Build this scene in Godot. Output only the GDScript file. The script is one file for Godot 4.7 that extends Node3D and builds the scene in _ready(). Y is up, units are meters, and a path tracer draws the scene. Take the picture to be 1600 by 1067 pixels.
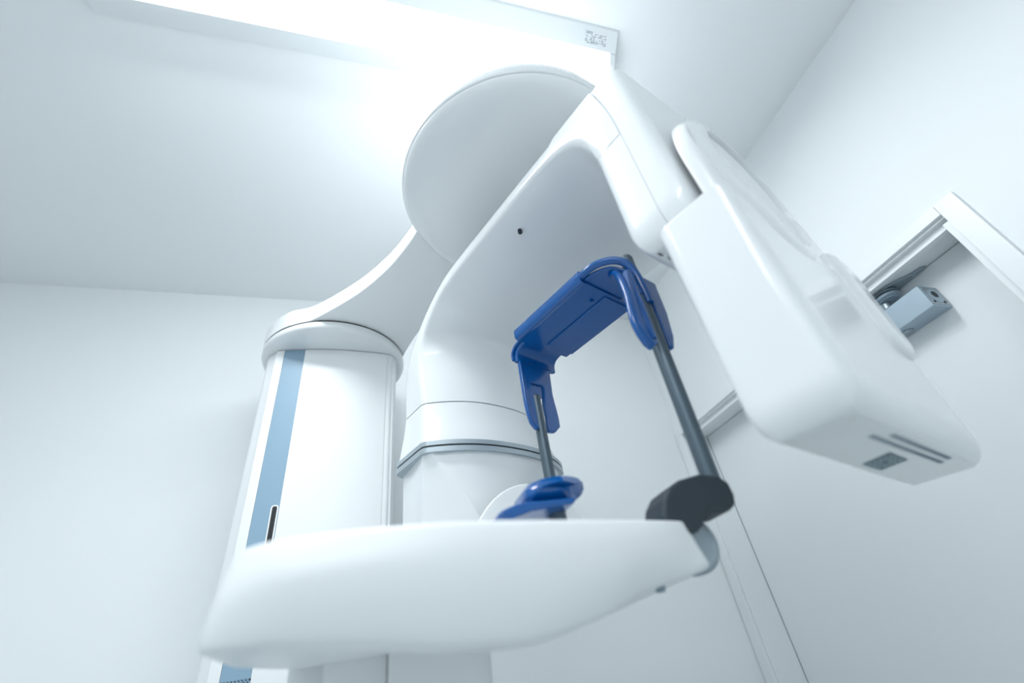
extends Node3D
# A dental panoramic X-ray unit in a small white room, seen from below with a tilted wide lens.
# Heights (h) in the builders are measured from the lens; the lens is Y0 above the floor.
const Y0 := 1.30
const CEIL := 1.36            # ceiling above the lens
const WX := 1.207             # right wall
const WZ := -1.552            # back wall
const WL := -1.75             # left wall
const WF := 1.05              # front wall, behind the camera
const AO := Vector3(0.045, 0, -0.888)    # corner of the rotating arm
const AD := Vector3(0.38788, 0, 0.92171) # along the arm (u)
const AE := Vector3(0.92171, 0, -0.38788) # across the arm (v)
const TS := 0.938              # fits the table between the chin rest and the viewer
const LAMP := 0.80            # strength of the ceiling light
var M := {}
var taken := {}
var rng := RandomNumberGenerator.new()

# ------------------------------------------------------------------ helpers
func W(x: float, h: float, z: float) -> Vector3: return Vector3(x, h + Y0, z)
func L(u: float, h: float, v: float) -> Vector3:
	var p := AO + AD * u + AE * v
	return Vector3(p.x, h + Y0, p.z)

func mat(c: Color, rough := 0.5, metal := 0.0, coat := 0.0) -> StandardMaterial3D:
	var m := StandardMaterial3D.new()
	m.albedo_color = c
	m.roughness = rough
	m.metallic = metal
	if coat > 0.0:
		m.clearcoat_enabled = true
		m.clearcoat = coat
		m.clearcoat_roughness = 0.05
	return m

# triangles -> mesh, turned outward, normals smoothed below the given angle
func mesh_of(t: PackedVector3Array, angle := 40.0, origin := Vector3.ZERO) -> ArrayMesh:
	var n := t.size() / 3
	var c := Vector3.ZERO
	for p in t: c += p
	c /= maxf(1.0, t.size())
	var vol := 0.0
	for i in n:
		vol += (t[i * 3] - c).dot((t[i * 3 + 1] - c).cross(t[i * 3 + 2] - c))
	var flip := vol < 0.0
	var fn := PackedVector3Array()
	var keys := {}
	for i in n:
		var a := t[i * 3]
		var f := (t[i * 3 + 1] - a).cross(t[i * 3 + 2] - a)
		if flip: f = -f
		fn.append(f)
		for k in 3:
			var q := Vector3i((t[i * 3 + k] * 50000.0).round())
			if not keys.has(q): keys[q] = PackedInt32Array()
			var arr: PackedInt32Array = keys[q]
			arr.append(i)
			keys[q] = arr
	var cosa := cos(deg_to_rad(angle))
	var vs := PackedVector3Array()
	var ns := PackedVector3Array()
	for i in n:
		if fn[i].length() < 1e-12: continue
		var own := fn[i].normalized()
		var order := [0, 1, 2] if flip else [0, 2, 1]
		for k in order:
			var p := t[i * 3 + k]
			var q := Vector3i((p * 50000.0).round())
			var sum := Vector3.ZERO
			for j in keys[q]:
				if fn[j].length() > 1e-12 and fn[j].normalized().dot(own) > cosa: sum += fn[j]
			vs.append(p - origin)
			ns.append(sum.normalized() if sum.length() > 1e-14 else own)
	var a := []
	a.resize(Mesh.ARRAY_MAX)
	a[Mesh.ARRAY_VERTEX] = vs
	a[Mesh.ARRAY_NORMAL] = ns
	var m := ArrayMesh.new()
	m.add_surface_from_arrays(Mesh.PRIMITIVE_TRIANGLES, a)
	return m

func numbered(called: String, parent: Node) -> String:
	var key := "%d/%s" % [parent.get_instance_id(), called]
	taken[key] = taken.get(key, -1) + 1
	return called if taken[key] == 0 else "%s_%03d" % [called, taken[key]]

func origin_of(n: Node) -> Vector3:
	var o := Vector3.ZERO
	while n != self and n is Node3D:
		o += (n as Node3D).position
		n = n.get_parent()
	return o

# one named mesh under parent, its triangles given in world coordinates
func part(called: String, t: PackedVector3Array, m: Material, parent: Node = self, angle := 40.0, label := "") -> MeshInstance3D:
	var o := MeshInstance3D.new()
	o.name = numbered(called, parent)
	o.mesh = mesh_of(t, angle, origin_of(parent))
	o.material_override = m
	o.cast_shadow = GeometryInstance3D.SHADOW_CASTING_SETTING_ON
	parent.add_child(o, true)
	if label != "": o.set_meta("label", label)
	return o

func thing(called: String, label: String, category: String, at: Vector3) -> Node3D:
	var o := Node3D.new()
	o.name = numbered(called, self)
	o.position = at
	o.set_meta("label", label)
	o.set_meta("category", category)
	add_child(o, true)
	return o

func struct(called: String, t: PackedVector3Array, m: Material, label := "", category := "") -> MeshInstance3D:
	var o := part(called, t, m, self, 40.0, label)
	o.set_meta("kind", "structure")
	if category != "": o.set_meta("category", category)
	return o

func quad(t: PackedVector3Array, a: Vector3, b: Vector3, c: Vector3, d: Vector3) -> void:
	t.append_array([a, b, c, a, c, d])

func cap(t: PackedVector3Array, ring: PackedVector3Array) -> void:
	var n := Vector3.ZERO
	for i in ring.size():
		n += ring[i].cross(ring[(i + 1) % ring.size()])
	if n.length() < 1e-12: return
	n = n.normalized()
	var ax := n.cross(Vector3.UP if absf(n.y) < 0.9 else Vector3.RIGHT).normalized()
	var ay := n.cross(ax)
	var flat := PackedVector2Array()
	for p in ring: flat.append(Vector2(p.dot(ax), p.dot(ay)))
	var idx := Geometry2D.triangulate_polygon(flat)
	if idx.is_empty():
		var c := Vector3.ZERO
		for p in ring: c += p
		c /= ring.size()
		for i in ring.size(): t.append_array([c, ring[i], ring[(i + 1) % ring.size()]])
		return
	for i in range(0, idx.size(), 3):
		var a := ring[idx[i]]
		var b := ring[idx[i + 1]]
		var c := ring[idx[i + 2]]
		if (b - a).cross(c - a).dot(n) < 0.0: t.append_array([a, c, b])
		else: t.append_array([a, b, c])

# rings of equal counts -> closed skin with two caps
func loft(rings: Array, caps := true) -> PackedVector3Array:
	var t := PackedVector3Array()
	for i in rings.size() - 1:
		var a: PackedVector3Array = rings[i]
		var b: PackedVector3Array = rings[i + 1]
		for j in a.size():
			var k := (j + 1) % a.size()
			quad(t, a[j], a[k], b[k], b[j])
	if caps:
		var first: PackedVector3Array = rings[0].duplicate()
		first.reverse()
		cap(t, first)
		cap(t, rings[-1])
	return t

# polygon with rounded corners
func rounded(pts: Array, radii, seg := 5) -> PackedVector2Array:
	var out := PackedVector2Array()
	var n := pts.size()
	for i in n:
		var p: Vector2 = pts[i]
		var a: Vector2 = pts[(i + n - 1) % n]
		var b: Vector2 = pts[(i + 1) % n]
		var r: float = radii[i] if radii is Array else radii
		var da := (a - p).normalized()
		var db := (b - p).normalized()
		var half := acos(clampf(da.dot(db), -1, 1)) / 2.0
		var cut := r / maxf(0.05, tan(half))
		cut = minf(cut, minf((a - p).length(), (b - p).length()) * 0.49)
		if r <= 0.0 or cut < 1e-6:
			out.append(p)
			continue
		for s in seg + 1:
			var w := float(s) / seg
			var q1 := (p + da * cut).lerp(p, w)
			var q2 := p.lerp(p + db * cut, w)
			out.append(q1.lerp(q2, w))
	return out

func inset(o: PackedVector2Array, by: float) -> PackedVector2Array:
	if absf(by) < 1e-7: return o
	var area := 0.0
	for i in o.size(): area += o[i].cross(o[(i + 1) % o.size()])
	var sgn := signf(area)
	var out := PackedVector2Array()
	var n := o.size()
	for i in n:
		var d1 := (o[i] - o[(i + n - 1) % n]).normalized()
		var d2 := (o[(i + 1) % n] - o[i]).normalized()
		var n1 := Vector2(-d1.y, d1.x) * sgn
		var n2 := Vector2(-d2.y, d2.x) * sgn
		var m := (n1 + n2)
		if m.length() < 1e-5: m = n1
		m = m.normalized()
		out.append(o[i] + m * by / maxf(0.5, m.dot(n1)))
	return out

# outline pushed along an axis; put(p2, a) places it; edges eased by (inset, height) at both ends
func prism(o: PackedVector2Array, a0: float, a1: float, put: Callable, e0 := Vector2(0.002, 0.002), e1 := Vector2(-1, -1), seg := 4) -> PackedVector3Array:
	if e1.x < 0.0: e1 = e0
	var rings := []
	var s := signf(a1 - a0)
	for k in seg + 1:
		var w := PI / 2 * k / seg
		rings.append(placed(inset(o, e0.x * (1.0 - sin(w))), a0 + s * e0.y * (1.0 - cos(w)), put))
	for k in seg + 1:
		var w := PI / 2 * k / seg
		rings.append(placed(inset(o, e1.x * (1.0 - cos(w))), a1 - s * e1.y * (1.0 - sin(w)), put))
	return loft(rings)

# the same with extra levels between, for placements that bend with height
func tall_prism(o: PackedVector2Array, a0: float, a1: float, put: Callable, e0: Vector2, e1: Vector2, seg := 4) -> PackedVector3Array:
	var rings := []
	for k in seg + 1:
		var w := PI / 2 * k / seg
		rings.append(placed(inset(o, e0.x * (1.0 - sin(w))), a0 + e0.y * (1.0 - cos(w)), put))
	for k in range(1, 16): rings.append(placed(o, lerpf(a0 + e0.y, a1 - e1.y, k / 16.0), put))
	for k in seg + 1:
		var w := PI / 2 * k / seg
		rings.append(placed(inset(o, e1.x * (1.0 - cos(w))), a1 - e1.y * (1.0 - sin(w)), put))
	return loft(rings)

func placed(o: PackedVector2Array, a: float, put: Callable) -> PackedVector3Array:
	var r := PackedVector3Array()
	for p in o: r.append(put.call(p, a))
	return r

func along_h(p: Vector2, a: float) -> Vector3: return W(p.x, a, p.y)       # outline in (x, z)
func arm_h(p: Vector2, a: float) -> Vector3: return L(p.x, a, p.y)         # outline in (u, v), pushed up
func arm_v(p: Vector2, a: float) -> Vector3: return L(p.x, p.y, a)         # outline in (u, h), pushed across
func arm_u(p: Vector2, a: float) -> Vector3: return L(a, p.y, p.x)         # outline in (v, h), pushed along
func along_x(p: Vector2, a: float) -> Vector3: return W(a, p.y, p.x)       # outline in (z, h)
func along_z(p: Vector2, a: float) -> Vector3: return W(p.x, p.y, a)       # outline in (x, h)

func box(x0: float, x1: float, h0: float, h1: float, z0: float, z1: float, e := 0.002) -> PackedVector3Array:
	return prism(PackedVector2Array([Vector2(x0, z0), Vector2(x1, z0), Vector2(x1, z1), Vector2(x0, z1)]) if e <= 0.0 else rounded([Vector2(x0, z0), Vector2(x1, z0), Vector2(x1, z1), Vector2(x0, z1)], e, 2), h0, h1, along_h, Vector2(e, e), Vector2(-1, -1), 2)

# plain slab for the shell of the room
func slab(a: Vector3, b: Vector3) -> PackedVector3Array:
	var lo := Vector2(a.x, a.z)
	var hi := Vector2(b.x, b.z)
	var r := []
	for y in [a.y, b.y]:
		r.append(PackedVector3Array([Vector3(lo.x, y, lo.y), Vector3(hi.x, y, lo.y), Vector3(hi.x, y, hi.y), Vector3(lo.x, y, hi.y)]))
	return loft(r)

# profile of (radius, height) turned round a vertical axis
func lathe(c: Vector3, prof: Array, seg := 64) -> PackedVector3Array:
	var rings := []
	for q in prof:
		var r := PackedVector3Array()
		for i in seg:
			var w := TAU * i / seg
			r.append(c + Vector3(cos(w) * q.x, q.y, sin(w) * q.x))
		rings.append(r)
	return loft(rings)

# round bar between two points, ends eased
func rod(a: Vector3, b: Vector3, r: float, seg := 20, e := 0.003) -> PackedVector3Array:
	var d := (b - a).normalized()
	var x := d.cross(Vector3.UP if absf(d.y) < 0.9 else Vector3.RIGHT).normalized()
	var y := d.cross(x)
	var rings := []
	var stops := [[0.0, r - e], [e * 0.3, r - e * 0.3], [e, r], [(b - a).length() - e, r], [(b - a).length() - e * 0.3, r - e * 0.3], [(b - a).length(), r - e]]
	for s in stops:
		var q := PackedVector3Array()
		for i in seg:
			var w := TAU * i / seg
			q.append(a + d * s[0] + (x * cos(w) + y * sin(w)) * s[1])
		rings.append(q)
	return loft(rings)

func tube(path: Array, r: float, seg := 10) -> PackedVector3Array:
	var rings := []
	var x := Vector3.ZERO
	for i in path.size():
		var d: Vector3 = (path[mini(i + 1, path.size() - 1)] - path[maxi(i - 1, 0)]).normalized()
		if x == Vector3.ZERO: x = d.cross(Vector3.UP if absf(d.y) < 0.9 else Vector3.RIGHT).normalized()
		x = (x - d * x.dot(d)).normalized()
		var y := d.cross(x)
		var q := PackedVector3Array()
		for k in seg:
			var w := TAU * k / seg
			q.append(path[i] + (x * cos(w) + y * sin(w)) * r)
		rings.append(q)
	return loft(rings)

func spline(pts: Array, per := 4) -> Array:
	var out := []
	for i in pts.size() - 1:
		var a = pts[maxi(i - 1, 0)]
		var b = pts[i]
		var c = pts[i + 1]
		var d = pts[mini(i + 2, pts.size() - 1)]
		for k in per:
			out.append(cubic(a, b, c, d, float(k) / per))
	out.append(pts[-1])
	return out

func cubic(a, b, c, d, w: float):
	if a is Array:
		var r := []
		for i in a.size(): r.append(cubic(a[i], b[i], c[i], d[i], w))
		return r
	return 0.5 * (2.0 * b + (c - a) * w + (2.0 * a - 5.0 * b + 4.0 * c - d) * w * w + (3.0 * b - a - 3.0 * c + d) * w * w * w)

# ------------------------------------------------------------------ scene
func _ready() -> void:
	rng.seed = 7
	# camera
	var cam := Camera3D.new()
	cam.name = "camera"
	cam.transform = Transform3D(Basis(Vector3(0.96242, -0.130587, 0.238105), Vector3(-0.039734, 0.799641, 0.599162), Vector3(-0.268642, -0.586106, 0.764402)).orthonormalized(), Vector3(0, Y0, 0))
	cam.fov = 73.76
	cam.near = 0.05
	cam.far = 50.0
	var at := CameraAttributesPhysical.new()
	at.frustum_focal_length = 16.0
	at.frustum_focus_distance = 1.0
	at.frustum_near = 0.05
	at.frustum_far = 50.0
	at.exposure_aperture = 2.2
	cam.attributes = at
	add_child(cam)
	cam.current = true
	# surroundings: the room is closed, all light comes from its lamp
	var env := Environment.new()
	env.background_mode = Environment.BG_COLOR
	env.background_color = Color(0.75, 0.82, 0.86)
	env.background_energy_multiplier = 0.5
	env.ambient_light_source = Environment.AMBIENT_SOURCE_DISABLED
	env.tonemap_mode = Environment.TONE_MAPPER_LINEAR
	env.tonemap_exposure = 1.0
	env.sdfgi_enabled = true
	env.ssao_enabled = true
	env.ssil_enabled = true
	var we := WorldEnvironment.new()
	we.name = "surroundings"
	we.environment = env
	add_child(we)
	materials()
	room()
	lamp(0.0, 0.0, 0.62, 1.15, "long white ceiling light with a glowing bar diffuser and small printed end label")
	lamp(-0.45, 1.18, 1.2, 0.0, "second long white ceiling light, behind the camera and out of view")
	door()
	closer()
	machine()

func materials() -> void:
	M.wall = mat(Color(0.93, 0.95, 0.96), 0.85)
	var nt := NoiseTexture2D.new()
	var fn := FastNoiseLite.new()
	fn.seed = 3
	fn.frequency = 0.05
	fn.fractal_octaves = 3
	nt.noise = fn
	nt.width = 512
	nt.height = 512
	nt.seamless = true
	nt.as_normal_map = true
	nt.bump_strength = 1.0
	M.wall.normal_enabled = true
	M.wall.normal_texture = nt
	M.wall.normal_scale = 0.12
	M.wall.uv1_triplanar = true
	M.wall.uv1_world_triplanar = true
	M.wall.uv1_scale = Vector3(3, 3, 3)
	M.ceiling = mat(Color(0.945, 0.963, 0.972), 0.9)
	M.floor = mat(Color(0.94, 0.962, 0.972), 0.45)
	M.trim = mat(Color(0.93, 0.95, 0.96), 0.4)
	M.white = mat(Color(0.935, 0.952, 0.961), 0.22, 0.0, 0.3)
	M.satin = mat(Color(0.94, 0.957, 0.966), 0.38)
	M.column = mat(Color(0.945, 0.96, 0.968), 0.42)
	M.gloss = mat(Color(0.88, 0.905, 0.91), 0.06, 0.0, 0.6)
	M.steel = mat(Color(0.62, 0.67, 0.70), 0.32, 0.85)
	M.band = mat(Color(0.70, 0.75, 0.78), 0.35, 0.3)
	M.alu = mat(Color(0.66, 0.73, 0.78), 0.45, 0.35)
	M.dark = mat(Color(0.07, 0.09, 0.11), 0.5)
	M.seam = mat(Color(0.55, 0.62, 0.66), 0.6)
	M.groove = mat(Color(0.16, 0.19, 0.21), 0.6)
	M.blue = mat(Color(0.01, 0.335, 0.62), 0.2, 0.0, 0.25)
	M.stripe = mat(Color(0.55, 0.67, 0.755), 0.4)
	M.rod = mat(Color(0.36, 0.42, 0.46), 0.38, 0.55)
	M.grip = mat(Color(0.17, 0.215, 0.25), 0.55)
	M.print = mat(Color(0.36, 0.46, 0.52), 0.7)
	M.lens = mat(Color(0.95, 0.96, 0.97), 0.4)
	M.lens.emission_enabled = true
	M.lens.emission = Color(0.985, 0.995, 1.0)
	M.lens.emission_energy_multiplier = 1.6

func room() -> void:
	var fl := -Y0
	struct("floor", slab(W(WL - 0.1, fl - 0.1, WZ - 0.1), W(WX + 0.5, fl, WF + 0.1)), M.floor)
	struct("ceiling", slab(W(WL - 0.1, CEIL, WZ - 0.1), W(WX + 0.5, CEIL + 0.1, WF + 0.1)), M.ceiling)
	struct("wall_back", slab(W(WL - 0.1, fl, WZ - 0.1), W(WX + 0.5, CEIL, WZ)), M.wall)
	struct("wall_left", slab(W(WL - 0.1, fl, WZ), W(WL, CEIL, WF)), M.wall)
	struct("wall_front", slab(W(WL - 0.1, fl, WF), W(WX + 0.5, CEIL, WF + 0.1)), M.wall)
	# right wall with the door opening
	var t := slab(W(WX, fl, WZ), W(WX + 0.14, CEIL, -1.512))
	t.append_array(slab(W(WX, 0.70, -1.512), W(WX + 0.14, CEIL, -0.38)))
	t.append_array(slab(W(WX, fl, -0.38), W(WX + 0.14, CEIL, WF)))
	struct("wall_right", t, M.wall)
	struct("baseboard_back", box(WL, WX, fl, fl + 0.07, WZ, WZ + 0.012), M.trim)
	struct("baseboard_left", box(WL, WL + 0.012, fl, fl + 0.07, WZ + 0.012, WF - 0.012), M.trim)
	struct("baseboard_front", box(WL, WX, fl, fl + 0.07, WF - 0.012, WF), M.trim)
	struct("baseboard_right", box(WX - 0.012, WX, fl, fl + 0.07, -0.33, WF - 0.012), M.trim)

func lamp(dx: float, dz: float, below: float, flank: float, label: String) -> void:
	var c := Vector3(-0.05, 0, -0.475 + dz)
	var x0 := -0.675
	var x1 := 0.574
	var o := thing("ceiling_lamp", label, "ceiling light", W(c.x, CEIL, -0.475))
	# housing: flat wings that slope down to the light bar
	var prof := rounded([Vector2(-0.369, CEIL - 0.0005), Vector2(-0.372, CEIL - 0.008), Vector2(-0.412, CEIL - 0.044), Vector2(-0.52, CEIL - 0.044), Vector2(-0.578, CEIL - 0.008), Vector2(-0.581, CEIL - 0.0005)], [0.0, 0.003, 0.003, 0.003, 0.003, 0.0], 3)
	part("housing", prism(prof, x0, x1, along_x, Vector2(0.001, 0.001)), M.trim, o)
	# diffuser: half-round bar under the housing
	var dp := rounded([Vector2(-0.412, CEIL - 0.0445), Vector2(-0.414, CEIL - 0.052), Vector2(-0.436, CEIL - 0.074), Vector2(-0.496, CEIL - 0.074), Vector2(-0.518, CEIL - 0.052), Vector2(-0.520, CEIL - 0.0445)], [0.0, 0.003, 0.006, 0.006, 0.003, 0.0], 5)
	part("diffuser", prism(dp, x0 + 0.016, x1 - 0.018, along_x, Vector2(0.001, 0.001)), M.lens, o, 40.0, "glowing white diffuser")
	for s in [[x0 + 0.001, x0 + 0.0155], [x1 - 0.0175, x1 - 0.001]]:
		part("end_cap", prism(dp, s[0], s[1], along_x, Vector2(0.003, 0.003)), M.trim, o)
	# printed label on the sloping wing
	var a := W(0.0, CEIL - 0.0165, -0.3805)
	var down := (W(0.0, CEIL - 0.044, -0.412) - W(0.0, CEIL - 0.008, -0.372)).normalized()
	var out := Vector3(0, down.z, -down.y).normalized()
	if out.y > 0: out = -out
	var plate := part("rating_label", sheet(Vector3(0.478, a.y, a.z), Vector3.RIGHT, down, out, 0.066, 0.0325, 0.0004), mat(Color(0.93, 0.945, 0.955), 0.5), o, 40.0, "white rating label with tiny grey print")
	var pr := PackedVector3Array()
	for row in 9:
		var x := 0.003
		while x < 0.061:
			var w := rng.randf_range(0.0012, 0.006)
			if row > 0 and rng.randf() < 0.68:
				pr.append_array(sheet(Vector3(0.478 + x, a.y, a.z) + down * (0.0025 + row * 0.0033) + out * 0.0004, Vector3.RIGHT, down, out, minf(w, 0.063 - x), rng.randf_range(0.0009, 0.0019), 0.0002))
			x += w + 0.0012
	part("label_print", pr, M.print, plate)
	var tm := TextMesh.new()
	tm.text = "Panasonic"
	var sf := SystemFont.new()
	sf.font_names = PackedStringArray(["Droid Sans"])
	sf.font_weight = 700
	tm.font = sf
	tm.font_size = 16
	tm.pixel_size = 0.00024
	tm.depth = 0.0003
	var word := MeshInstance3D.new()
	word.name = "lettering"
	word.mesh = tm
	word.material_override = M.print
	plate.add_child(word, true)
	word.transform = Transform3D(Basis(Vector3.RIGHT, -down, out), Vector3(0.4915, a.y, a.z) + down * 0.003 + out * 0.0006 - origin_of(plate))
	# its light: one lamp in front of each glowing face of the bar, bottom and two flanks
	for f in [[-0.466, CEIL - 0.0775, 0.0, 0.050, below], [-0.4235, CEIL - 0.0655, 22.0, 0.030, flank], [-0.5085, CEIL - 0.0655, -22.0, 0.030, flank]]:
		var li := AreaLight3D.new()
		li.name = numbered("lamp_light", o)
		li.area_size = Vector2(1.20, f[3])
		li.light_color = Color(0.985, 0.995, 1.0)
		li.light_energy = LAMP * f[4]
		li.shadow_enabled = true
		li.area_range = 12.0
		li.area_attenuation = 2.0
		o.add_child(li, true)
		li.position = Vector3(0, f[1] - CEIL, f[0] + 0.475)
		li.rotation_degrees = Vector3(-90.0 + f[2] * -1.0, 0, 0)
	o.position += Vector3(dx, 0, dz)

# thin printed sheet: corner, two directions, outward normal
func sheet(p: Vector3, ax: Vector3, ay: Vector3, n: Vector3, w: float, h: float, th: float) -> PackedVector3Array:
	var r := []
	for k in [0.0, th]:
		r.append(PackedVector3Array([p + n * k, p + ax * w + n * k, p + ax * w + ay * h + n * k, p + ay * h + n * k]))
	return loft(r)

func door() -> void:
	var fl := -Y0
	var o := Node3D.new()
	o.name = "door_1"
	o.position = W(WX, fl, -0.94)
	o.set_meta("kind", "structure")
	o.set_meta("label", "white door set deep in a white casing in the right wall")
	add_child(o, true)
	# casing on the wall face, proud of it
	var x0 := WX - 0.010
	part("casing", box(x0, WX + 0.001, fl, 0.734, -0.384, -0.342, 0.002), M.trim, o)
	part("casing", box(x0, WX + 0.001, fl, 0.706, -1.549, -1.507, 0.002), M.trim, o)
	part("casing", box(x0, WX + 0.001, 0.706, 0.734, -1.549, -0.384, 0.002), M.trim, o)
	# stepped frame inside the opening
	var xl := 1.312
	part("frame_head", box(WX + 0.014, xl + 0.03, 0.690, 0.705, -1.51, -0.386, 0.0015), M.trim, o)
	part("frame_jamb", box(WX + 0.001, xl + 0.03, fl, 0.690, -0.40, -0.386, 0.0015), M.trim, o)
	part("frame_jamb", box(WX + 0.001, xl + 0.03, fl, 0.690, -1.51, -1.502, 0.0015), M.trim, o)
	part("frame_step", box(WX + 0.0135, WX + 0.03, 0.682, 0.690, -1.50, -0.402, 0.001), M.trim, o)
	# the leaf, a wide flush panel, with a hair gap at the frame
	part("leaf", box(xl, xl + 0.035, fl + 0.008, 0.6885, -1.5012, -0.4025, 0.001), M.trim, o, 40.0, "flush white door leaf")
	part("leaf_edge_strip", box(xl - 0.0015, xl + 0.02, fl + 0.008, 0.6875, -1.5018, -1.4995, 0.0003), M.seam, o)
	part("lever_handle", rod(W(xl - 0.05, -0.30, -0.50), W(xl - 0.05, -0.30, -0.62), 0.009), M.steel, o)
	part("handle_rose", rod(W(xl - 0.052, -0.30, -0.50), W(xl + 0.002, -0.30, -0.50), 0.016), M.steel, o)

func closer() -> void:
	var xl := 1.312
	var o := thing("door_closer", "silver grey door closer box fixed to the top of the white door leaf", "door closer", W(xl, 0.57, -0.534))
	var out := rounded([Vector2(1.247, 0.569), Vector2(xl, 0.569), Vector2(xl, 0.633), Vector2(1.247, 0.633)], 0.003, 3)
	part("body", prism(out, -0.5345, -0.80, along_z, Vector2(0.0015, 0.0015)), M.alu, o)
	# end face: cap with a hexagon socket, a ring and screw slots
	var capo := rounded([Vector2(1.251, 0.573), Vector2(1.308, 0.573), Vector2(1.308, 0.629), Vector2(1.251, 0.629)], 0.003, 3)
	part("end_plate", prism(capo, -0.5345, -0.5335, along_z, Vector2(0.0005, 0.0005)), M.steel, o)
	part("valve_ring", rod(W(1.281, 0.602, -0.5336), W(1.281, 0.602, -0.5325), 0.021, 28, 0.0005), M.alu, o)
	part("valve_socket", rod(W(1.281, 0.606, -0.5326), W(1.281, 0.606, -0.5318), 0.0105, 6, 0.0002), M.groove, o)
	part("screw_slot", rod(W(1.296, 0.583, -0.5336), W(1.296, 0.583, -0.5325), 0.004, 10, 0.0003), M.dark, o)
	part("screw_slot", rod(W(1.262, 0.583, -0.5336), W(1.262, 0.583, -0.5325), 0.003, 10, 0.0003), M.groove, o)
	part("spindle_cap", rod(W(1.283, 0.5695, -0.635), W(1.283, 0.565, -0.635), 0.016, 24, 0.002), M.steel, o)
	part("spindle", rod(W(1.281, 0.632, -0.655), W(1.281, 0.645, -0.655), 0.012, 20, 0.002), M.steel, o)
	# arm: plate under the frame head, stacked pivot, link back to the body
	var arm := rounded([Vector2(1.305, -0.512), Vector2(1.292, -0.520), Vector2(1.287, -0.545), Vector2(1.272, -0.565), Vector2(1.262, -0.583), Vector2(1.258, -0.60), Vector2(1.262, -0.625), Vector2(1.31, -0.625)], [0.004, 0.006, 0.01, 0.006, 0.006, 0.01, 0.01, 0.004], 4)
	part("arm_plate", prism(arm, 0.6895, 0.6835, along_h, Vector2(0.001, 0.001)), M.steel, o, 40.0, "dark grey steel arm plate")
	part("arm_screw", rod(W(1.296, 0.684, -0.545), W(1.296, 0.6815, -0.545), 0.005, 16, 0.001), M.alu, o)
	var c := W(1.280, 0.0, -0.618)
	part("pivot_disc", lathe(c, [Vector2(0.028, 0.683), Vector2(0.030, 0.681), Vector2(0.030, 0.677), Vector2(0.028, 0.676)], 40), M.steel, o)
	part("pivot_gasket", lathe(c, [Vector2(0.026, 0.676), Vector2(0.026, 0.674)], 40), M.dark, o)
	part("pivot_disc", lathe(c, [Vector2(0.028, 0.674), Vector2(0.030, 0.672), Vector2(0.030, 0.666), Vector2(0.027, 0.664), Vector2(0.021, 0.664), Vector2(0.020, 0.662), Vector2(0.005, 0.662)], 40), M.alu, o)
	part("link_arm", prism(rounded([Vector2(1.268, -0.62), Vector2(1.295, -0.62), Vector2(1.295, -0.665), Vector2(1.268, -0.665)], 0.012, 4), 0.6435, 0.6615, along_h, Vector2(0.001, 0.001)), M.steel, o)

# ------------------------------------------------------------------ the X-ray unit
func machine() -> void:
	var o := thing("panoramic_x_ray_machine", "big white dental panoramic x-ray machine with column, rotating arm, blue head support and rounded table", "x-ray machine", W(-0.149, -Y0, -1.30))
	column(o)
	overhead(o)
	rotating_arm(o)
	head_box(o)
	table(o)
	supports(o)

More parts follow.
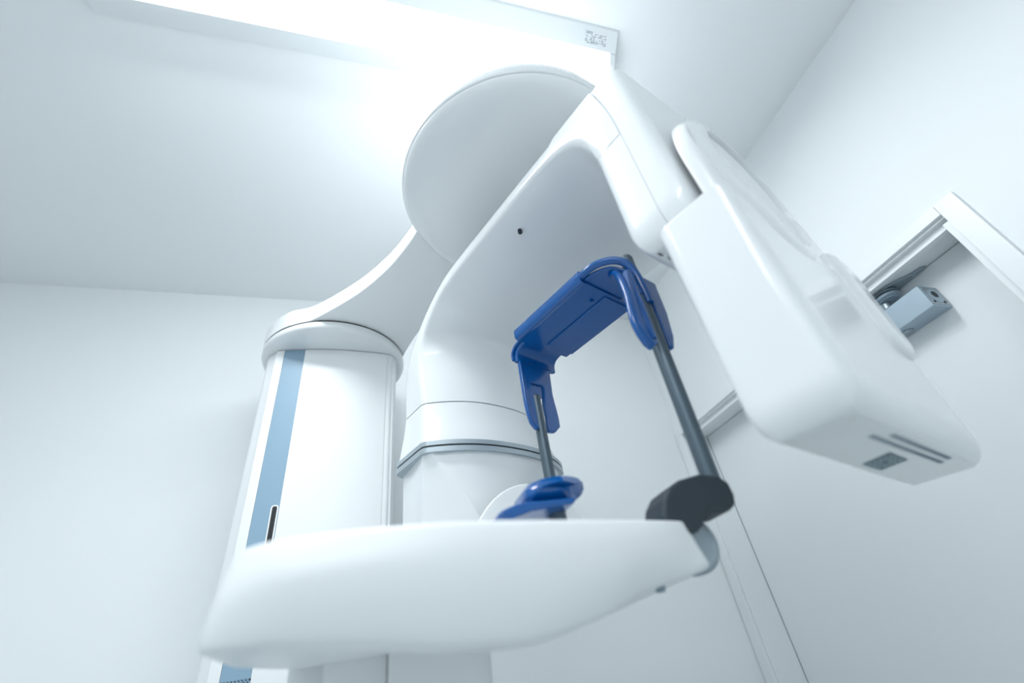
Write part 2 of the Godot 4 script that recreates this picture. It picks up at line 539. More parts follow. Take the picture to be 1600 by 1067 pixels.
func column(o: Node3D) -> void:
	var zf := -1.193
	var xc := -0.149
	var top := 0.856
	# back body with rounded sides
	var body := rounded([Vector2(xc - 0.187, zf - 0.05), Vector2(xc - 0.150, zf - 0.018), Vector2(xc + 0.170, zf - 0.018), Vector2(xc + 0.187, zf - 0.05), Vector2(xc + 0.187, -1.50), Vector2(xc - 0.187, -1.50)], [0.03, 0.01, 0.01, 0.03, 0.02, 0.02], 6)
	var col := part("column", prism(body, -Y0, top, along_h, Vector2(0.001, 0.001)), M.column, o)
	# convex front cover, in two strips beside the blue band
	part("front_cover", prism(front_strip(-0.226, 0.008, zf), -1.2, top - 0.001, along_h, Vector2(0.001, 0.001)), M.column, col)
	part("front_cover", prism(front_strip(-0.305, -0.283, zf), -1.2, top - 0.001, along_h, Vector2(0.001, 0.001)), M.column, col)
	part("side_strip", prism(front_strip(0.011, 0.030, zf - 0.006), -1.2, top - 0.001, along_h, Vector2(0.001, 0.001)), M.column, col)
	var st := part("blue_stripe", prism(front_strip(-0.2825, -0.2265, zf - 0.001), 0.062, top - 0.001, along_h, Vector2(0.0005, 0.001)), M.stripe, col, 40.0, "pale blue stripe down the column")
	part("blue_stripe", prism(front_strip(-0.2825, -0.2265, zf - 0.001), -1.2, -0.10, along_h, Vector2(0.0005, 0.001)), M.stripe, col)
	# vent with a diagonal mesh, let into the stripe
	part("vent_panel", prism(front_strip(-0.2825, -0.2265, zf - 0.006), -0.10, 0.062, along_h, Vector2(0.0005, 0.001)), M.groove, col)
	var mesh := PackedVector3Array()
	var z := zf - 0.005
	for k in 40:
		var h := -0.14 + k * 0.0065
		for s in [-1.0, 1.0]:
			var a := Vector2(-0.282, h)
			var b := Vector2(-0.227, h + 0.055)
			if s < 0: 
				a = Vector2(-0.227, h)
				b = Vector2(-0.282, h + 0.055)
			if a.y < -0.10:
				a = a.lerp(b, (-0.10 - a.y) / (b.y - a.y))
			if b.y > 0.062:
				if a.y > 0.06: continue
				b = a.lerp(b, (0.062 - a.y) / (b.y - a.y))
			mesh.append_array(tube([W(a.x, a.y, front_z(a.x, zf) - 0.002), W(b.x, b.y, front_z(b.x, zf) - 0.002)], 0.0013, 5))
	part("vent_mesh", mesh, M.stripe, col)
	# handle slot: dark slit with a white rim
	var zs := front_z(-0.236, zf) + 0.0005
	var rim := rounded([Vector2(-0.2445, 0.255), Vector2(-0.2275, 0.255), Vector2(-0.2275, 0.398), Vector2(-0.2445, 0.398)], 0.0084, 6)
	var rm := part("slot_rim", prism(rim, zs - 0.003, zs + 0.001, along_z, Vector2(0.0005, 0.0005)), M.satin, col)
	part("slot", prism(inset(rim, 0.0032), zs, zs + 0.0014, along_z, Vector2(0.0003, 0.0003)), M.dark, rm, 40.0, "dark handle slot")

func front_z(x: float, zf: float) -> float:
	var k := (x + 0.149) / 0.16
	return zf - 0.016 * k * k

func front_strip(x0: float, x1: float, zf: float) -> PackedVector2Array:
	var f := []
	for i in 9:
		var x := lerpf(x0, x1, i / 8.0)
		f.append(Vector2(x, front_z(x, zf)))
	f.append(Vector2(x1, minf(zf - 0.02, front_z(x1, zf) - 0.008)))
	f.append(Vector2(x0, minf(zf - 0.02, front_z(x0, zf) - 0.008)))
	return PackedVector2Array(f)

func overhead(o: Node3D) -> void:
	# cap on the column: lower bowl, black joint, upper body
	var c := W(-0.149, 0, -1.30)
	var bowl := part("column_cap", lathe(c, [Vector2(0.08, 0.857), Vector2(0.196, 0.857), Vector2(0.204, 0.8585), Vector2(0.210, 0.862), Vector2(0.2125, 0.868), Vector2(0.2125, 0.8785), Vector2(0.05, 0.8795)], 96), M.white, o)
	part("cap_joint", lathe(c, [Vector2(0.05, 0.8785), Vector2(0.2118, 0.8785), Vector2(0.2118, 0.8832), Vector2(0.05, 0.8832)], 96), M.dark, bowl, 40.0, "black joint ring")
	# overhead arm: cap top and neck to the rotor, one shell
	var a := Vector2(0.5235, 0.852)
	var nl := Vector2(-0.852, 0.5235)
	var c2 := Vector2(-0.149, -1.30)
	var prof := [Vector2(0.09, 0.1925), Vector2(0.132, 0.162), Vector2(0.19, 0.142), Vector2(0.25, 0.126), Vector2(0.32, 0.111), Vector2(0.39, 0.103), Vector2(0.46, 0.101), Vector2(0.53, 0.106), Vector2(0.60, 0.117), Vector2(0.68, 0.138), Vector2(0.76, 0.165), Vector2(0.82, 0.185)]
	prof = spline(prof, 3)
	var out := PackedVector2Array()
	for q in prof: out.append(c2 + a * q.x + nl * q.y)
	for i in 13:
		var w := lerpf(1.1, -1.1, i / 12.0)
		out.append(c2 + a * 0.81 + (a * cos(w) + nl * sin(w)) * 0.21)
	for i in prof.size():
		var q: Vector2 = prof[prof.size() - 1 - i]
		out.append(c2 + a * q.x - nl * q.y)
	for i in 49:   # round the column
		var w := lerpf(-deg_to_rad(115.1), -deg_to_rad(360 - 115.1), i / 48.0)
		if i == 0 or i == 48: continue
		w = lerpf(-deg_to_rad(65), -deg_to_rad(295), i / 48.0)
		out.append(c2 + (a * cos(w) + nl * sin(w)) * 0.2128)
	part("overhead_arm", prism(out, 0.8834, 0.956, along_h, Vector2(0.003, 0.003), Vector2(0.022, 0.030), 7), M.white, o)
	# rotor: wide round dish under the arm
	var d := W(0.286, 0, -0.592)
	var rim := part("rotor_rim", lathe(d, [Vector2(0.1, 0.8815), Vector2(0.2590, 0.8815), Vector2(0.2625, 0.8825), Vector2(0.2650, 0.886), Vector2(0.2655, 0.900), Vector2(0.2640, 0.912), Vector2(0.2590, 0.921), Vector2(0.249, 0.926), Vector2(0.05, 0.928)], 128), M.white, o)
	part("rotor_dish", lathe(d, [Vector2(0.02, 0.8615), Vector2(0.215, 0.8615), Vector2(0.228, 0.8622), Vector2(0.240, 0.864), Vector2(0.249, 0.867), Vector2(0.256, 0.8715), Vector2(0.2605, 0.8772), Vector2(0.2612, 0.8795), Vector2(0.05, 0.8798)], 128), M.white, o)
	part("rotor_joint", lathe(d, [Vector2(0.05, 0.8797), Vector2(0.2575, 0.8797), Vector2(0.2575, 0.8817), Vector2(0.05, 0.8817)], 128), M.seam, rim)
	part("rotor_shaft", lathe(L(0.36, 0, 0.20) - Vector3(0, Y0, 0) + Vector3(0, Y0, 0), [Vector2(0.10, 0.72), Vector2(0.095, 0.80), Vector2(0.10, 0.8625)], 48), M.white, o)

# a section of the rotating arm: outer point, inner point, left edge, right edge, bulge inward and outward
func section(po: Vector2, pi: Vector2, v0: float, v1: float, bi: float, bo: float, rin := 0.008, rout := 0.012) -> PackedVector3Array:
	var span := po.distance_to(pi)
	var dir := (pi - po) / span
	var w := v1 - v0
	var ri := minf(rin, span * 0.4)
	var ro := minf(rout, span * 0.4)
	var poly := PackedVector2Array()   # (a along dir, v), a from 0 (outer) to span (inner)
	var nv := 22
	for i in nv + 1: # outer, left to right
		poly.append(Vector2(0, lerpf(ro, w - ro, float(i) / nv)))
	for k in range(1, 4): poly.append(Vector2(ro - ro * cos(PI / 2 * k / 4), w - ro + ro * sin(PI / 2 * k / 4)))
	for k in 4: poly.append(Vector2(lerpf(ro, span - ri, k / 3.0), w))
	for k in range(1, 4): poly.append(Vector2(span - ri + ri * sin(PI / 2 * k / 4), w - ri + ri * cos(PI / 2 * k / 4)))
	for i in nv + 1: poly.append(Vector2(span, lerpf(w - ri, ri, float(i) / nv)))
	for k in range(1, 4): poly.append(Vector2(span - ri + ri * cos(PI / 2 * k / 4), ri - ri * sin(PI / 2 * k / 4)))
	for k in 4: poly.append(Vector2(lerpf(span - ri, ro, k / 3.0), 0))
	for k in range(1, 4): poly.append(Vector2(ro - ro * sin(PI / 2 * k / 4), ro - ro * cos(PI / 2 * k / 4)))
	var out := PackedVector3Array()
	for q in poly:
		var t := absf(2.0 * q.y / w - 1.0)
		var f := q.x / span
		var a := q.x + f * bi * (1.0 - pow(t, 2.4)) - (1.0 - f) * bo * (1.0 - t * t)
		var p := po + dir * a
		out.append(L(p.x, p.y, v0 + q.y))
	return out

func skin(rows: Array, per := 3) -> PackedVector3Array:
	var rings := []
	for r in spline(rows, per):
		rings.append(section(Vector2(r[0], r[1]), Vector2(r[2], r[3]), r[4], r[5], r[6], r[7], r[8] if r.size() > 8 else 0.008, 0.003 if r.size() > 8 and r[8] > 0.009 else 0.012))
	return loft(rings)

func rotating_arm(o: Node3D) -> void:
	# C-shaped shell: detector side, bridge, source side (outer u h, inner u h, v0, v1, bulge in, bulge out)
	var rows := [
		[0.002, 0.457, 0.083, 0.457, 0.000, 0.310, 0.055, 0.04],
		[0.002, 0.500, 0.077, 0.500, 0.000, 0.313, 0.055, 0.04],
		[0.003, 0.548, 0.072, 0.552, 0.000, 0.322, 0.054, 0.04],
		[0.012, 0.585, 0.076, 0.592, 0.000, 0.332, 0.050, 0.04],
		[0.030, 0.613, 0.088, 0.620, 0.000, 0.342, 0.046, 0.04],
		[0.060, 0.647, 0.107, 0.642, 0.000, 0.352, 0.042, 0.04],
		[0.095, 0.675, 0.131, 0.661, 0.000, 0.362, 0.038, 0.04],
		[0.140, 0.702, 0.162, 0.678, 0.000, 0.372, 0.034, 0.04],
		[0.190, 0.720, 0.206, 0.689, 0.000, 0.380, 0.030, 0.04],
		[0.250, 0.726, 0.256, 0.693, 0.000, 0.385, 0.027, 0.045],
		[0.360, 0.727, 0.360, 0.695, 0.000, 0.390, 0.025, 0.05],
		[0.450, 0.728, 0.450, 0.696, 0.000, 0.390, 0.025, 0.05],
		[0.520, 0.728, 0.515, 0.694, 0.000, 0.390, 0.025, 0.04],
		[0.575, 0.728, 0.558, 0.685, 0.000, 0.390, 0.025, 0.03],
		[0.615, 0.728, 0.586, 0.670, 0.000, 0.390, 0.022, 0.015],
		[0.640, 0.728, 0.602, 0.650, 0.000, 0.390, 0.020, 0.0],
		[0.6512, 0.7262, 0.6095, 0.628, 0.000, 0.390, 0.018, 0.0],
		[0.6556, 0.705, 0.6125, 0.612, 0.000, 0.390, 0.018, 0.0],
		[0.6622, 0.662, 0.614, 0.600, 0.000, 0.390, 0.018, 0.0],
		[0.6652, 0.620, 0.614, 0.592, 0.000, 0.390, 0.018, 0.0],
		[0.6652, 0.5835, 0.614, 0.5835, 0.000, 0.390, 0.018, 0.0]]
	for i in rows.size(): rows[i].append(0.008 if i < 13 else 0.008 + 0.0022 * (i - 12))
	var arm := part("rotating_arm", skin(rows, 4), M.white, o, 50.0)
	# seam filler just inside the joints
	part("joint_filler", prism(PackedVector2Array([Vector2(0.642, 0.44), Vector2(0.68, 0.44), Vector2(0.68, 0.70), Vector2(0.652, 0.70), Vector2(0.652, 0.60), Vector2(0.642, 0.60)]), 0.0012, 0.386, arm_v, Vector2(0.0, 0.0)), M.seam, arm)
	# covers at the source end: one soft-edged block cut in two by a hairline joint
	var eb := rounded([Vector2(0.614, 0.0), Vector2(0.7035, 0.0), Vector2(0.714, 0.16), Vector2(0.712, 0.30), Vector2(0.700, 0.39), Vector2(0.614, 0.39)], [0.0215, 0.022, 0.1, 0.1, 0.022, 0.024], 9)
	var put_low := func(p: Vector2, h: float) -> Vector3: return L(minf(p.x, 0.6654), h, p.y)
	var put_end := func(p: Vector2, h: float) -> Vector3: return L(maxf(p.x, 0.6660 - 0.0142 * pow(maxf(0.0, (h - 0.60) / 0.127), 2.0)), h, p.y)
	part("lower_cover", prism(eb, 0.3805, 0.5818, put_low, Vector2(0.021, 0.043), Vector2(0.0005, 0.0005), 8), M.white, arm)
	part("end_cover", tall_prism(eb, 0.3805, 0.727, put_end, Vector2(0.021, 0.043), Vector2(0.008, 0.010), 8), M.white, arm)
	part("head_neck", prism(rounded([Vector2(0.656, 0.023), Vector2(0.690, 0.023), Vector2(0.690, 0.36), Vector2(0.656, 0.36)], 0.004, 3), 0.36, 0.42, arm_h), M.white, arm)
	# pointer lamp window in the underside
	part("sensor_hole", rod(L(0.398, 0.6995, 0.046), L(0.398, 0.676, 0.046), 0.0042, 18, 0.001), M.groove, arm, 40.0, "small dark hole in the underside")
	# detector: collar above the steel band, housing below
	var det := part("detector_collar", skin([
		[0.002, 0.4545, 0.083, 0.4545, 0.000, 0.310, 0.055, 0.04],
		[0.002, 0.42, 0.090, 0.42, -0.004, 0.314, 0.055, 0.04],
		[0.002, 0.39, 0.099, 0.39, -0.009, 0.319, 0.056, 0.04],
		[0.002, 0.359, 0.109, 0.359, -0.015, 0.325, 0.056, 0.04]], 3), M.white, o, 50.0)
	part("detector_seam", loft([section(Vector2(0.004, 0.4575), Vector2(0.0815, 0.4575), 0.0015, 0.308, 0.054, 0.038), section(Vector2(0.004, 0.454), Vector2(0.0815, 0.454), 0.0015, 0.308, 0.054, 0.038)]), M.seam, det)
	part("steel_band", loft([section(Vector2(0.0, 0.359), Vector2(0.1125, 0.359), -0.018, 0.328, 0.056, 0.043), section(Vector2(0.0, 0.3505), Vector2(0.1125, 0.3505), -0.018, 0.328, 0.056, 0.043)]), M.band, det, 40.0, "brushed steel band")
	part("band_gasket", loft([section(Vector2(0.002, 0.3505), Vector2(0.110, 0.3505), -0.0155, 0.3255, 0.056, 0.041), section(Vector2(0.002, 0.347), Vector2(0.110, 0.347), -0.0155, 0.3255, 0.056, 0.041)]), M.dark, det)
	part("steel_band", loft([section(Vector2(0.0, 0.347), Vector2(0.1125, 0.347), -0.018, 0.328, 0.056, 0.043), section(Vector2(0.0, 0.3375), Vector2(0.1125, 0.3375), -0.018, 0.328, 0.056, 0.043)]), M.band, det)
	var rings := []
	for h in [0.3375, 0.31, 0.27, 0.23, 0.19, 0.15, 0.10, 0.068]:
		var w: float = (0.3375 - h) / 0.15
		var a := Vector2(lerpf(0.100, 0.088, w), lerpf(-0.012, -0.010, w))
		var b := Vector2(lerpf(0.118, 0.146, w), lerpf(-0.002, 0.072, w))
		if w > 1.2: b = Vector2(lerpf(0.118, 0.146, 1.2), lerpf(-0.002, 0.072, 1.2))
		var pts := [Vector2(0.0, 0.0), Vector2(0.05, -0.006), a, b]
		for i in 13:
			var v := lerpf(b.y + 0.012, 0.302, i / 12.0)
			var t := absf(2.0 * (v + 0.012) / 0.336 - 1.0)
			pts.append(Vector2(0.106 + 0.056 * (1.0 - pow(t, 2.4)), v))
		pts.append_array([Vector2(0.105, 0.321), Vector2(0.03, 0.321), Vector2(-0.03, 0.28), Vector2(-0.04, 0.15), Vector2(-0.03, 0.03)])
		rings.append(placed(PackedVector2Array(pts), h, arm_h))
	part("detector_housing", loft(rings), M.white, o, 22.0)

func head_box(o: Node3D) -> void:
	# X-ray source: a tall box with soft edges and a glossy bottom plate
	var ol := rounded([Vector2(0.652, -0.010), Vector2(0.738, -0.010), Vector2(0.744, 0.365), Vector2(0.650, 0.365)], [0.0185, 0.0185, 0.024, 0.024], 7)
	var b := part("x_ray_head", prism(ol, 0.121, 0.379, arm_h, Vector2(0.0165, 0.032), Vector2(0.004, 0.004), 8), M.white, o)
	var ear := []
	ear.append_array([Vector2(0.025, 0.30), Vector2(0.022, 0.355), Vector2(-0.0098, 0.372)])
	for i in 25:
		var w := PI - PI * i / 24.0
		ear.append(Vector2(0.1775 + cos(w) * 0.1873, 0.428 + sin(w) * 0.185))
	ear.append_array([Vector2(0.3647, 0.372), Vector2(0.34, 0.355), Vector2(0.335, 0.30)])
	part("rear_cover", prism(PackedVector2Array(ear), 0.7165, 0.7378, arm_u, Vector2(0.002, 0.002), Vector2(0.0165, 0.0165), 8), M.white, b)
	# round boss with a recessed plate, and a soft raised pad beneath
	var rr := []
	var cc := Vector2(0.128, 0.457)
	for q in [[0.127, 0.7362], [0.118, 0.7405], [0.108, 0.7440], [0.101, 0.7453], [0.0985, 0.7451], [0.0975, 0.7440], [0.0970, 0.7372]]:
		var ring := PackedVector3Array()
		for i in 72:
			var w := TAU * i / 72
			ring.append(L(q[1], cc.y + sin(w) * q[0], cc.x + cos(w) * q[0]))
		rr.append(ring)
	part("pivot_ring", loft(rr, false), M.white, b)
	var disc := []
	for i in 48: disc.append(cc + Vector2(cos(TAU * i / 48), sin(TAU * i / 48)) * 0.0958)
	part("pivot_plate", prism(PackedVector2Array(disc), 0.735, 0.7388, arm_u, Vector2(0.001, 0.001)), M.satin, b, 40.0, "round recessed plate")
	var pad := rounded([Vector2(0.262, 0.245), Vector2(0.356, 0.245), Vector2(0.356, 0.425), Vector2(0.262, 0.425)], 0.045, 9)
	part("raised_pad", prism(pad, 0.735, 0.7525, arm_u, Vector2(0.001, 0.001), Vector2(0.020, 0.013), 8), M.white, b)
	# glossy bottom plate with two rows of vent slots and a dark label
	var bo := rounded([Vector2(0.6665, 0.005), Vector2(0.7225, 0.005), Vector2(0.7285, 0.350), Vector2(0.6645, 0.350)], [0.003, 0.003, 0.007, 0.007], 4)
	var plate := part("bottom_plate", prism(bo, 0.1225, 0.1202, arm_h, Vector2(0.0002, 0.0002)), M.gloss, b, 40.0, "glossy grey bottom plate")
	for r in [[Vector2(0.7085, 0.080), Vector2(0.7130, 0.270), 32], [Vector2(0.7180, 0.100), Vector2(0.7215, 0.262), 27]]:
		for k in int(r[2]):
			var c: Vector2 = r[0].lerp(r[1], k / float(r[2] - 1))
			var s := rounded([c + Vector2(-0.0026, -0.0019), c + Vector2(0.0026, -0.0010), c + Vector2(0.0026, 0.0019), c + Vector2(-0.0026, 0.0010)], 0.0008, 2)
			part("vent_slot", prism(s, 0.1204, 0.1199, arm_h, Vector2(0.0001, 0.0001), Vector2(-1, -1), 1), M.print, plate)
	var lb := [Vector2(0.672, 0.160), Vector2(0.672, 0.212), Vector2(0.700, 0.206), Vector2(0.700, 0.152)]
	var lp := part("warning_label", prism(PackedVector2Array(lb), 0.1204, 0.1199, arm_h, Vector2(0.0001, 0.0001), Vector2(-1, -1), 1), mat(Color(0.33, 0.43, 0.47), 0.5), b, 40.0, "dark grey label with pale print")
	var pr := PackedVector3Array()
	for k in 5:
		for j in 3:
			if k == 2 and j == 1: continue
			var u := 0.675 + k * 0.0048
			var v := 0.166 + j * 0.013
			pr.append_array(prism(PackedVector2Array([Vector2(u, v), Vector2(u + 0.0024, v), Vector2(u + 0.0024, v + rng.randf_range(0.005, 0.010)), Vector2(u, v + 0.005)]), 0.1200, 0.1197, arm_h, Vector2(0.00005, 0.00005), Vector2(-1, -1), 1))
	part("label_print", pr, mat(Color(0.66, 0.72, 0.74), 0.6), lp)

func table(o: Node3D) -> void:
	# front edge of the top and of the bottom, left to right: x, z, h
	var top := [[-0.104, -0.520], [-0.106, -0.455], [-0.1035, -0.417], [-0.089, -0.399], [-0.064, -0.383], [-0.032, -0.376], [0.004, -0.371], [0.053, -0.370], [0.108, -0.377], [0.160, -0.387], [0.205, -0.397], [0.245, -0.4075], [0.277, -0.4165], [0.293, -0.4215], [0.301, -0.426], [0.318, -0.453], [0.338, -0.495], [0.346, -0.54]]
	var bot := [[-0.122, -0.540, 0.0355], [-0.118, -0.460, 0.0355], [-0.112, -0.398, 0.0350], [-0.094, -0.384, 0.0345], [-0.064, -0.378, 0.0335], [-0.032, -0.377, 0.0300], [0.004, -0.376, 0.0255], [0.053, -0.377, 0.0185], [0.108, -0.384, 0.0155], [0.145, -0.392, 0.0190], [0.190, -0.404, 0.0285], [0.228, -0.416, 0.0425], [0.272, -0.426, 0.0505], [0.300, -0.432, 0.0540], [0.322, -0.436, 0.0600], [0.336, -0.456, 0.0600], [0.347, -0.497, 0.0600], [0.350, -0.54, 0.0600]]
	for q in top:
		q[0] *= TS
		q[1] *= TS
	for q in bot:
		for k in 3: q[k] *= TS
	var ft := spline(top, 3)
	var fb := spline(bot, 3)
	var n := ft.size()
	var back := [[0.335, -0.66], [0.29, -0.71], [0.20, -0.72], [0.08, -0.72], [0.00, -0.71], [-0.08, -0.68], [-0.108, -0.60]]
	var rings := []
	var levels := 14
	for q in range(-3, levels + 4):
		var w := clampf(q / float(levels), 0.0, 1.0)
		var ins := 0.0
		var dh := 0.0
		if q < 1:    # eased top edge
			var k := (1 - q) / 4.0
			ins = 0.006 * (1.0 - sqrt(maxf(0.0, 1.0 - k * k)))
			w = 0.075 * (1.0 - k)
		if q >= levels:   # rolled bottom edge
			var k := (q - levels + 1) / 4.0
			ins = 0.016 * (1.0 - sqrt(maxf(0.0, 1.0 - k * k)))
			w = 0.90 + 0.10 * k
		elif q >= 1: w = lerpf(0.075, 0.90, (q - 1) / float(levels - 1))
		var ring := PackedVector2Array()
		var hs := PackedFloat32Array()
		for i in n:
			var bulge := 0.012 * sin(PI * w) * smoothstep(0.0, 0.25, i / float(n)) * (1.0 - smoothstep(0.6, 0.85, i / float(n)))
			var p := Vector2(ft[i][0], ft[i][1]).lerp(Vector2(fb[i][0], fb[i][1]), w) + Vector2(0, bulge)
			ring.append(p)
			hs.append(lerpf(0.0980, fb[i][2], w))
		for b in back:
			ring.append(Vector2(b[0], b[1]))
			var xk := clampf((b[0] + 0.12) / 0.47, 0, 1)
			hs.append(lerpf(0.0980, lerpf(0.0355, 0.060, smoothstep(0.55, 0.9, xk)), w))
		ring = inset(ring, ins)
		var r3 := PackedVector3Array()
		for i in ring.size(): r3.append(W(ring[i].x, hs[i], ring[i].y))
		rings.append(r3)
	var t := part("patient_table", loft(rings), M.satin, o, 60.0)
	# two small feet under the thin right end
	for x in [0.235, 0.260]:
		part("rubber_foot", lathe(W(x, 0, -0.436), [Vector2(0.0045, 0.058), Vector2(0.0052, 0.0465), Vector2(0.004, 0.044)], 18), M.seam, t)
	# carriers under the table that lead back to the column
	part("table_bracket", prism(rounded([Vector2(-0.047, -0.60), Vector2(0.016, -0.60), Vector2(0.016, -1.17), Vector2(-0.047, -1.17)], 0.002, 2), 0.040, -0.055, along_h, Vector2(0.001, 0.001)), M.satin, t)
	part("table_bracket", prism(rounded([Vector2(0.0165, -0.585), Vector2(0.129, -0.585), Vector2(0.129, -1.17), Vector2(0.0165, -1.17)], [0.003, 0.03, 0.002, 0.002], 4), 0.038, -0.075, along_h, Vector2(0.002, 0.002)), M.satin, t)
	part("bracket_boss", prism(rounded([Vector2(-0.088, -0.64), Vector2(-0.0475, -0.64), Vector2(-0.0475, -1.17), Vector2(-0.088, -1.17)], [0.035, 0.002, 0.002, 0.002], 8), 0.038, -0.03, along_h, Vector2(0.002, 0.002)), M.white, t)
	# round shield behind the chin rest
	var half := []
	for i in 25:
		var w := PI - PI * i / 24.0
		half.append(Vector2(0.240 + cos(w) * 0.118, 0.085 + sin(w) * 0.172))
	part("chin_post_cover", prism(PackedVector2Array(half), -0.760, -0.728, along_z, Vector2(0.004, 0.004), Vector2(0.003, 0.003)), M.satin, t)

func supports(o: Node3D) -> void:
	# two upright rods that carry the blue temple frame
	part("support_rod", rod(L(0.556, 0.130, 0.0872), L(0.557, 0.484, 0.0915), 0.0098, 24, 0.006), M.rod, o, 40.0, "dark grey metal rod nearer the grip")
	part("support_rod", rod(L(0.295, 0.085, 0.106), L(0.295, 0.386, 0.105), 0.0092, 24, 0.004), M.rod, o, 40.0, "dark grey metal rod behind the chin rest")
	temple_frame(o)
	chin(o)
	grip(o)

func strap(path: Array, v0: float, v1: float, th: float) -> PackedVector3Array:
	# a flat band that follows path (u, h), between v0 and v1 (per point), th thick
	var rings := []
	for i in path.size():
		var p: Vector2 = path[i]
		var d: Vector2 = (path[mini(i + 1, path.size() - 1)] - path[maxi(i - 1, 0)]).normalized()
		var nrm := Vector2(-d.y, d.x)
		var ring := PackedVector3Array()
		var sec := rounded([Vector2(-th / 2, v0), Vector2(th / 2, v0), Vector2(th / 2, v1), Vector2(-th / 2, v1)], th * 0.45, 3)
		for s in sec:
			var q := p + nrm * s.x
			ring.append(L(q.x, q.y, s.y))
		rings.append(ring)
	return loft(rings)

func taper_strap(path: Array, th: float) -> PackedVector3Array:
	# the same with its own edges at every point: u, h, v0, v1
	var rings := []
	for i in path.size():
		var p := Vector2(path[i][0], path[i][1])
		var a = path[maxi(i - 1, 0)]
		var c = path[mini(i + 1, path.size() - 1)]
		var d := Vector2(c[0] - a[0], c[1] - a[1]).normalized()
		var nrm := Vector2(-d.y, d.x)
		var ring := PackedVector3Array()
		for s in rounded([Vector2(-th / 2, path[i][2]), Vector2(th / 2, path[i][2]), Vector2(th / 2, path[i][3]), Vector2(-th / 2, path[i][3])], th * 0.45, 3):
			var q := p + nrm * s.x
			ring.append(L(q.x, q.y, s.y))
		rings.append(ring)
	return loft(rings)

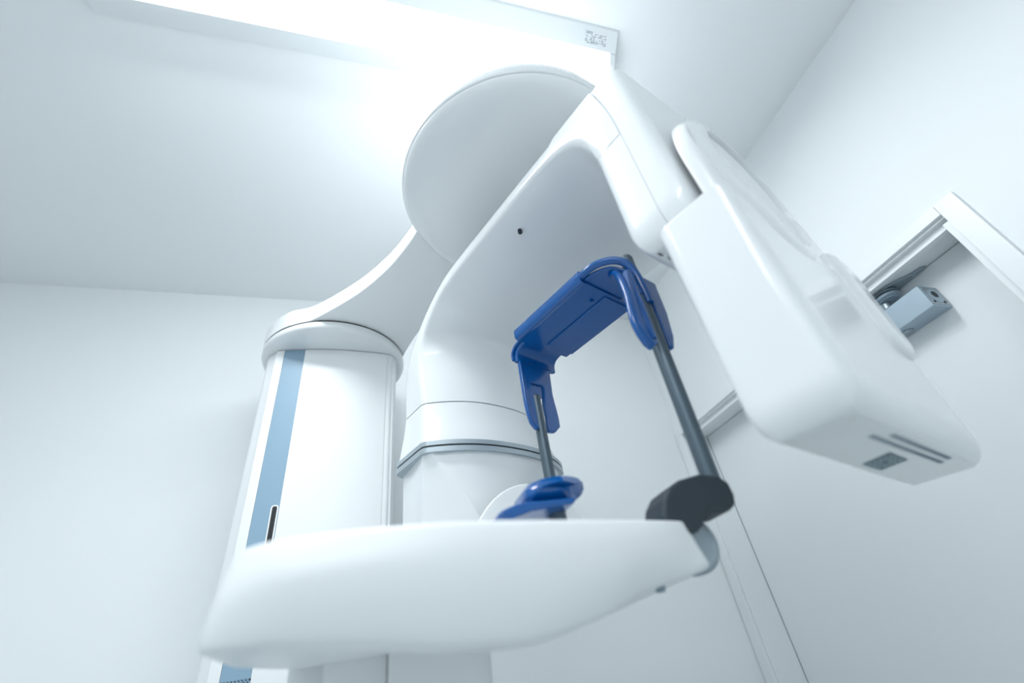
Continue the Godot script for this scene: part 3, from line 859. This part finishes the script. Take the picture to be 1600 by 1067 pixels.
func temple_frame(o: Node3D) -> void:
	var va := 0.060
	var vb := 0.165
	# bridge: the thick middle sleeve with its lip
	var br := part("temple_frame", strap([Vector2(0.330, 0.4735), Vector2(0.41, 0.4735), Vector2(0.496, 0.4735)], va - 0.009, vb + 0.010, 0.014), M.blue, o, 40.0, "glossy blue plastic temple frame")
	part("sleeve_lip", strap([Vector2(0.330, 0.4775), Vector2(0.41, 0.4775), Vector2(0.496, 0.4775)], va - 0.0115, va + 0.004, 0.024), M.blue, br)
	part("sleeve_panel", strap([Vector2(0.345, 0.4655), Vector2(0.41, 0.4655), Vector2(0.490, 0.4655)], va + 0.050, vb + 0.007, 0.004), M.blue, br)
	part("sleeve_stop", rod(L(0.472, 0.4665, 0.098), L(0.472, 0.4615, 0.098), 0.0035, 12, 0.001), M.blue, br)
	# far end: bend and the left temple plate, slotted for its rod
	var bendl := spline([Vector2(0.340, 0.476), Vector2(0.318, 0.475), Vector2(0.305, 0.470), Vector2(0.2985, 0.461), Vector2(0.297, 0.448)], 3)
	part("bend", strap(bendl, va + 0.012, vb, 0.010), M.blue, br)
	part("bend_rim", strap(spline([Vector2(0.345, 0.480), Vector2(0.314, 0.479), Vector2(0.300, 0.474), Vector2(0.2925, 0.464), Vector2(0.293, 0.452)], 3), va + 0.008, vb + 0.003, 0.005), M.blue, br)
	plate("temple_plate", br, 0.291, 0.300, [Vector2(0.080, 0.470), Vector2(0.080, 0.400), Vector2(0.080, 0.355), Vector2(0.084, 0.330), Vector2(0.092, 0.320), Vector2(0.101, 0.318), Vector2(0.1015, 0.350), Vector2(0.0985, 0.378), Vector2(0.0970, 0.409), Vector2(0.127, 0.409), Vector2(0.1210, 0.372), Vector2(0.1215, 0.345), Vector2(0.1195, 0.318), Vector2(0.135, 0.320), Vector2(0.148, 0.332), Vector2(0.149, 0.350), Vector2(0.146, 0.395), Vector2(0.150, 0.440), Vector2(0.160, 0.470)], 0.004)
	part("slot_block", prism(rounded([Vector2(0.0985, 0.383), Vector2(0.1200, 0.383), Vector2(0.1240, 0.4075), Vector2(0.0985, 0.4075)], 0.001, 2), 0.2885, 0.2960, arm_u, Vector2(0.001, 0.001)), M.blue, br)
	part("plate_rim", tube(spline([L(0.299, 0.470, 0.080), L(0.299, 0.400, 0.079), L(0.299, 0.355, 0.0795), L(0.299, 0.330, 0.0835), L(0.299, 0.320, 0.092)], 4), 0.0045, 10), M.blue, br)
	# near end: rimmed bend down to the right temple plate
	part("bend", taper_strap(spline([[0.488, 0.4735, 0.058, 0.150], [0.515, 0.4725, 0.060, 0.142], [0.538, 0.467, 0.068, 0.136], [0.553, 0.453, 0.078, 0.132], [0.560, 0.430, 0.080, 0.131], [0.563, 0.400, 0.080, 0.130]], 4), 0.006), M.blue, br)
	part("bend_rim", tube(spline([L(0.486, 0.477, 0.0535), L(0.520, 0.478, 0.0550), L(0.545, 0.474, 0.066), L(0.560, 0.462, 0.078), L(0.565, 0.440, 0.086), L(0.566, 0.405, 0.090), L(0.566, 0.384, 0.0905)], 5), 0.0062, 12), M.blue, br)
	plate("temple_plate", br, 0.556, 0.566, [Vector2(0.066, 0.440), Vector2(0.053, 0.390), Vector2(0.045, 0.345), Vector2(0.046, 0.325), Vector2(0.054, 0.309), Vector2(0.064, 0.303), Vector2(0.0725, 0.310), Vector2(0.0760, 0.345), Vector2(0.079, 0.400), Vector2(0.081, 0.430), Vector2(0.101, 0.430), Vector2(0.1005, 0.385), Vector2(0.1000, 0.345), Vector2(0.1005, 0.312), Vector2(0.107, 0.312), Vector2(0.119, 0.335), Vector2(0.129, 0.380), Vector2(0.131, 0.440)], 0.004)
	part("plate_rim", tube(spline([L(0.530, 0.4665, 0.0815), L(0.545, 0.4495, 0.070), L(0.555, 0.423, 0.0590), L(0.560, 0.385, 0.0515), L(0.560, 0.345, 0.0445), L(0.560, 0.325, 0.0455), L(0.560, 0.309, 0.0535), L(0.560, 0.304, 0.062)], 4), 0.0052, 10), M.blue, br)
	part("plate_rib", tube(spline([L(0.562, 0.440, 0.072), L(0.565, 0.39, 0.066), L(0.566, 0.34, 0.064), L(0.565, 0.315, 0.066)], 4), 0.004, 8), M.blue, br)

func plate(called: String, parent: Node, u0: float, u1: float, pts: Array, e: float) -> void:
	part(called, prism(rounded(pts, e, 3), u0, u1, arm_u, Vector2(0.002, 0.002)), M.blue, parent)

func chin(o: Node3D) -> void:
	# blue chin rest: an upright curved cheek on a tilted blade
	var ch := Node3D.new()
	ch.name = "chin_rest"
	ch.set_meta("label", "glossy blue chin rest")
	o.add_child(ch, true)
	var cup := [Vector2(0.1544, 0.1622), Vector2(0.1608, 0.1692), Vector2(0.1755, 0.1745), Vector2(0.1959, 0.1782), Vector2(0.2164, 0.1797), Vector2(0.2284, 0.1784), Vector2(0.2346, 0.1735), Vector2(0.2344, 0.1658), Vector2(0.2293, 0.1585), Vector2(0.2225, 0.1536), Vector2(0.2165, 0.1517), Vector2(0.2113, 0.1462), Vector2(0.1858, 0.1450), Vector2(0.1570, 0.1440), Vector2(0.1521, 0.1516)]
	var co := PackedVector2Array(cup)
	# the cup: a block with a bevelled front, hollowed towards the patient by a dished back
	var rings := []
	for q in [[-0.530, 0.006, 0.0], [-0.5275, 0.002, 0.0], [-0.524, 0.0, 0.0], [-0.500, 0.0, 0.0], [-0.482, 0.0005, 0.0], [-0.474, 0.0035, 0.001], [-0.468, 0.0085, 0.002], [-0.465, 0.0125, 0.003]]:
		var ring := PackedVector3Array()
		for p in inset(co, q[1]):
			# the front leans towards the left and turns away to the right
			var lean := 0.0 if q[0] < -0.49 else clampf((p.x - 0.196) / 0.04, 0.0, 1.0) * 0.030
			ring.append(W(p.x, p.y, q[0] - lean * (q[0] + 0.500) / 0.035))
		rings.append(ring)
	part("chin_cup", loft(rings), M.blue, ch, 28.0)
	var blade := rounded([Vector2(0.1137, 0.1300), Vector2(0.1224, 0.1368), Vector2(0.1355, 0.1413), Vector2(0.1500, 0.1445), Vector2(0.1717, 0.1447), Vector2(0.2017, 0.1459), Vector2(0.2086, 0.1462), Vector2(0.2033, 0.1395), Vector2(0.1851, 0.1378), Vector2(0.1557, 0.1345), Vector2(0.1340, 0.1285)], 0.003, 2)
	part("chin_blade", prism(blade, -0.520, -0.462, along_z, Vector2(0.003, 0.003), Vector2(0.003, 0.004)), M.blue, ch)
	part("chin_stem", rod(W(0.194, 0.080, -0.495), W(0.194, 0.142, -0.495), 0.010, 18, 0.002), M.rod, ch)

func grip(o: Node3D) -> void:
	# dark grey hand grip at the right end of the table, with a metal knob under it
	var g := Node3D.new()
	g.name = "hand_grip"
	g.set_meta("label", "matt dark grey grip at the right end of the table")
	o.add_child(g, true)
	var outl := rounded([Vector2(0.2630, 0.0860), Vector2(0.2630, 0.1030), Vector2(0.2690, 0.1180), Vector2(0.2790, 0.1295), Vector2(0.2940, 0.1370), Vector2(0.3209, 0.1423), Vector2(0.3434, 0.1393), Vector2(0.3516, 0.1313), Vector2(0.3530, 0.1185), Vector2(0.3493, 0.1088), Vector2(0.3405, 0.1036), Vector2(0.3279, 0.1031), Vector2(0.3179, 0.1043), Vector2(0.3104, 0.1010), Vector2(0.3044, 0.0930), Vector2(0.2950, 0.0860)], 0.006, 3)
	part("grip_body", prism(outl, -0.440, -0.3975, along_z, Vector2(0.004, 0.004), Vector2(0.0035, 0.0035), 5), M.grip, g, 50.0)
	part("grip_knob", prism(round_outline(Vector2(0.3145, 0.0835), 0.0285), -0.452, -0.432, along_z, Vector2(0.003, 0.003), Vector2(0.012, 0.008), 6), M.steel, g)

func round_outline(c: Vector2, r: float) -> PackedVector2Array:
	var out := PackedVector2Array()
	for i in 40: out.append(c + Vector2(cos(TAU * i / 40), sin(TAU * i / 40)) * r)
	return out
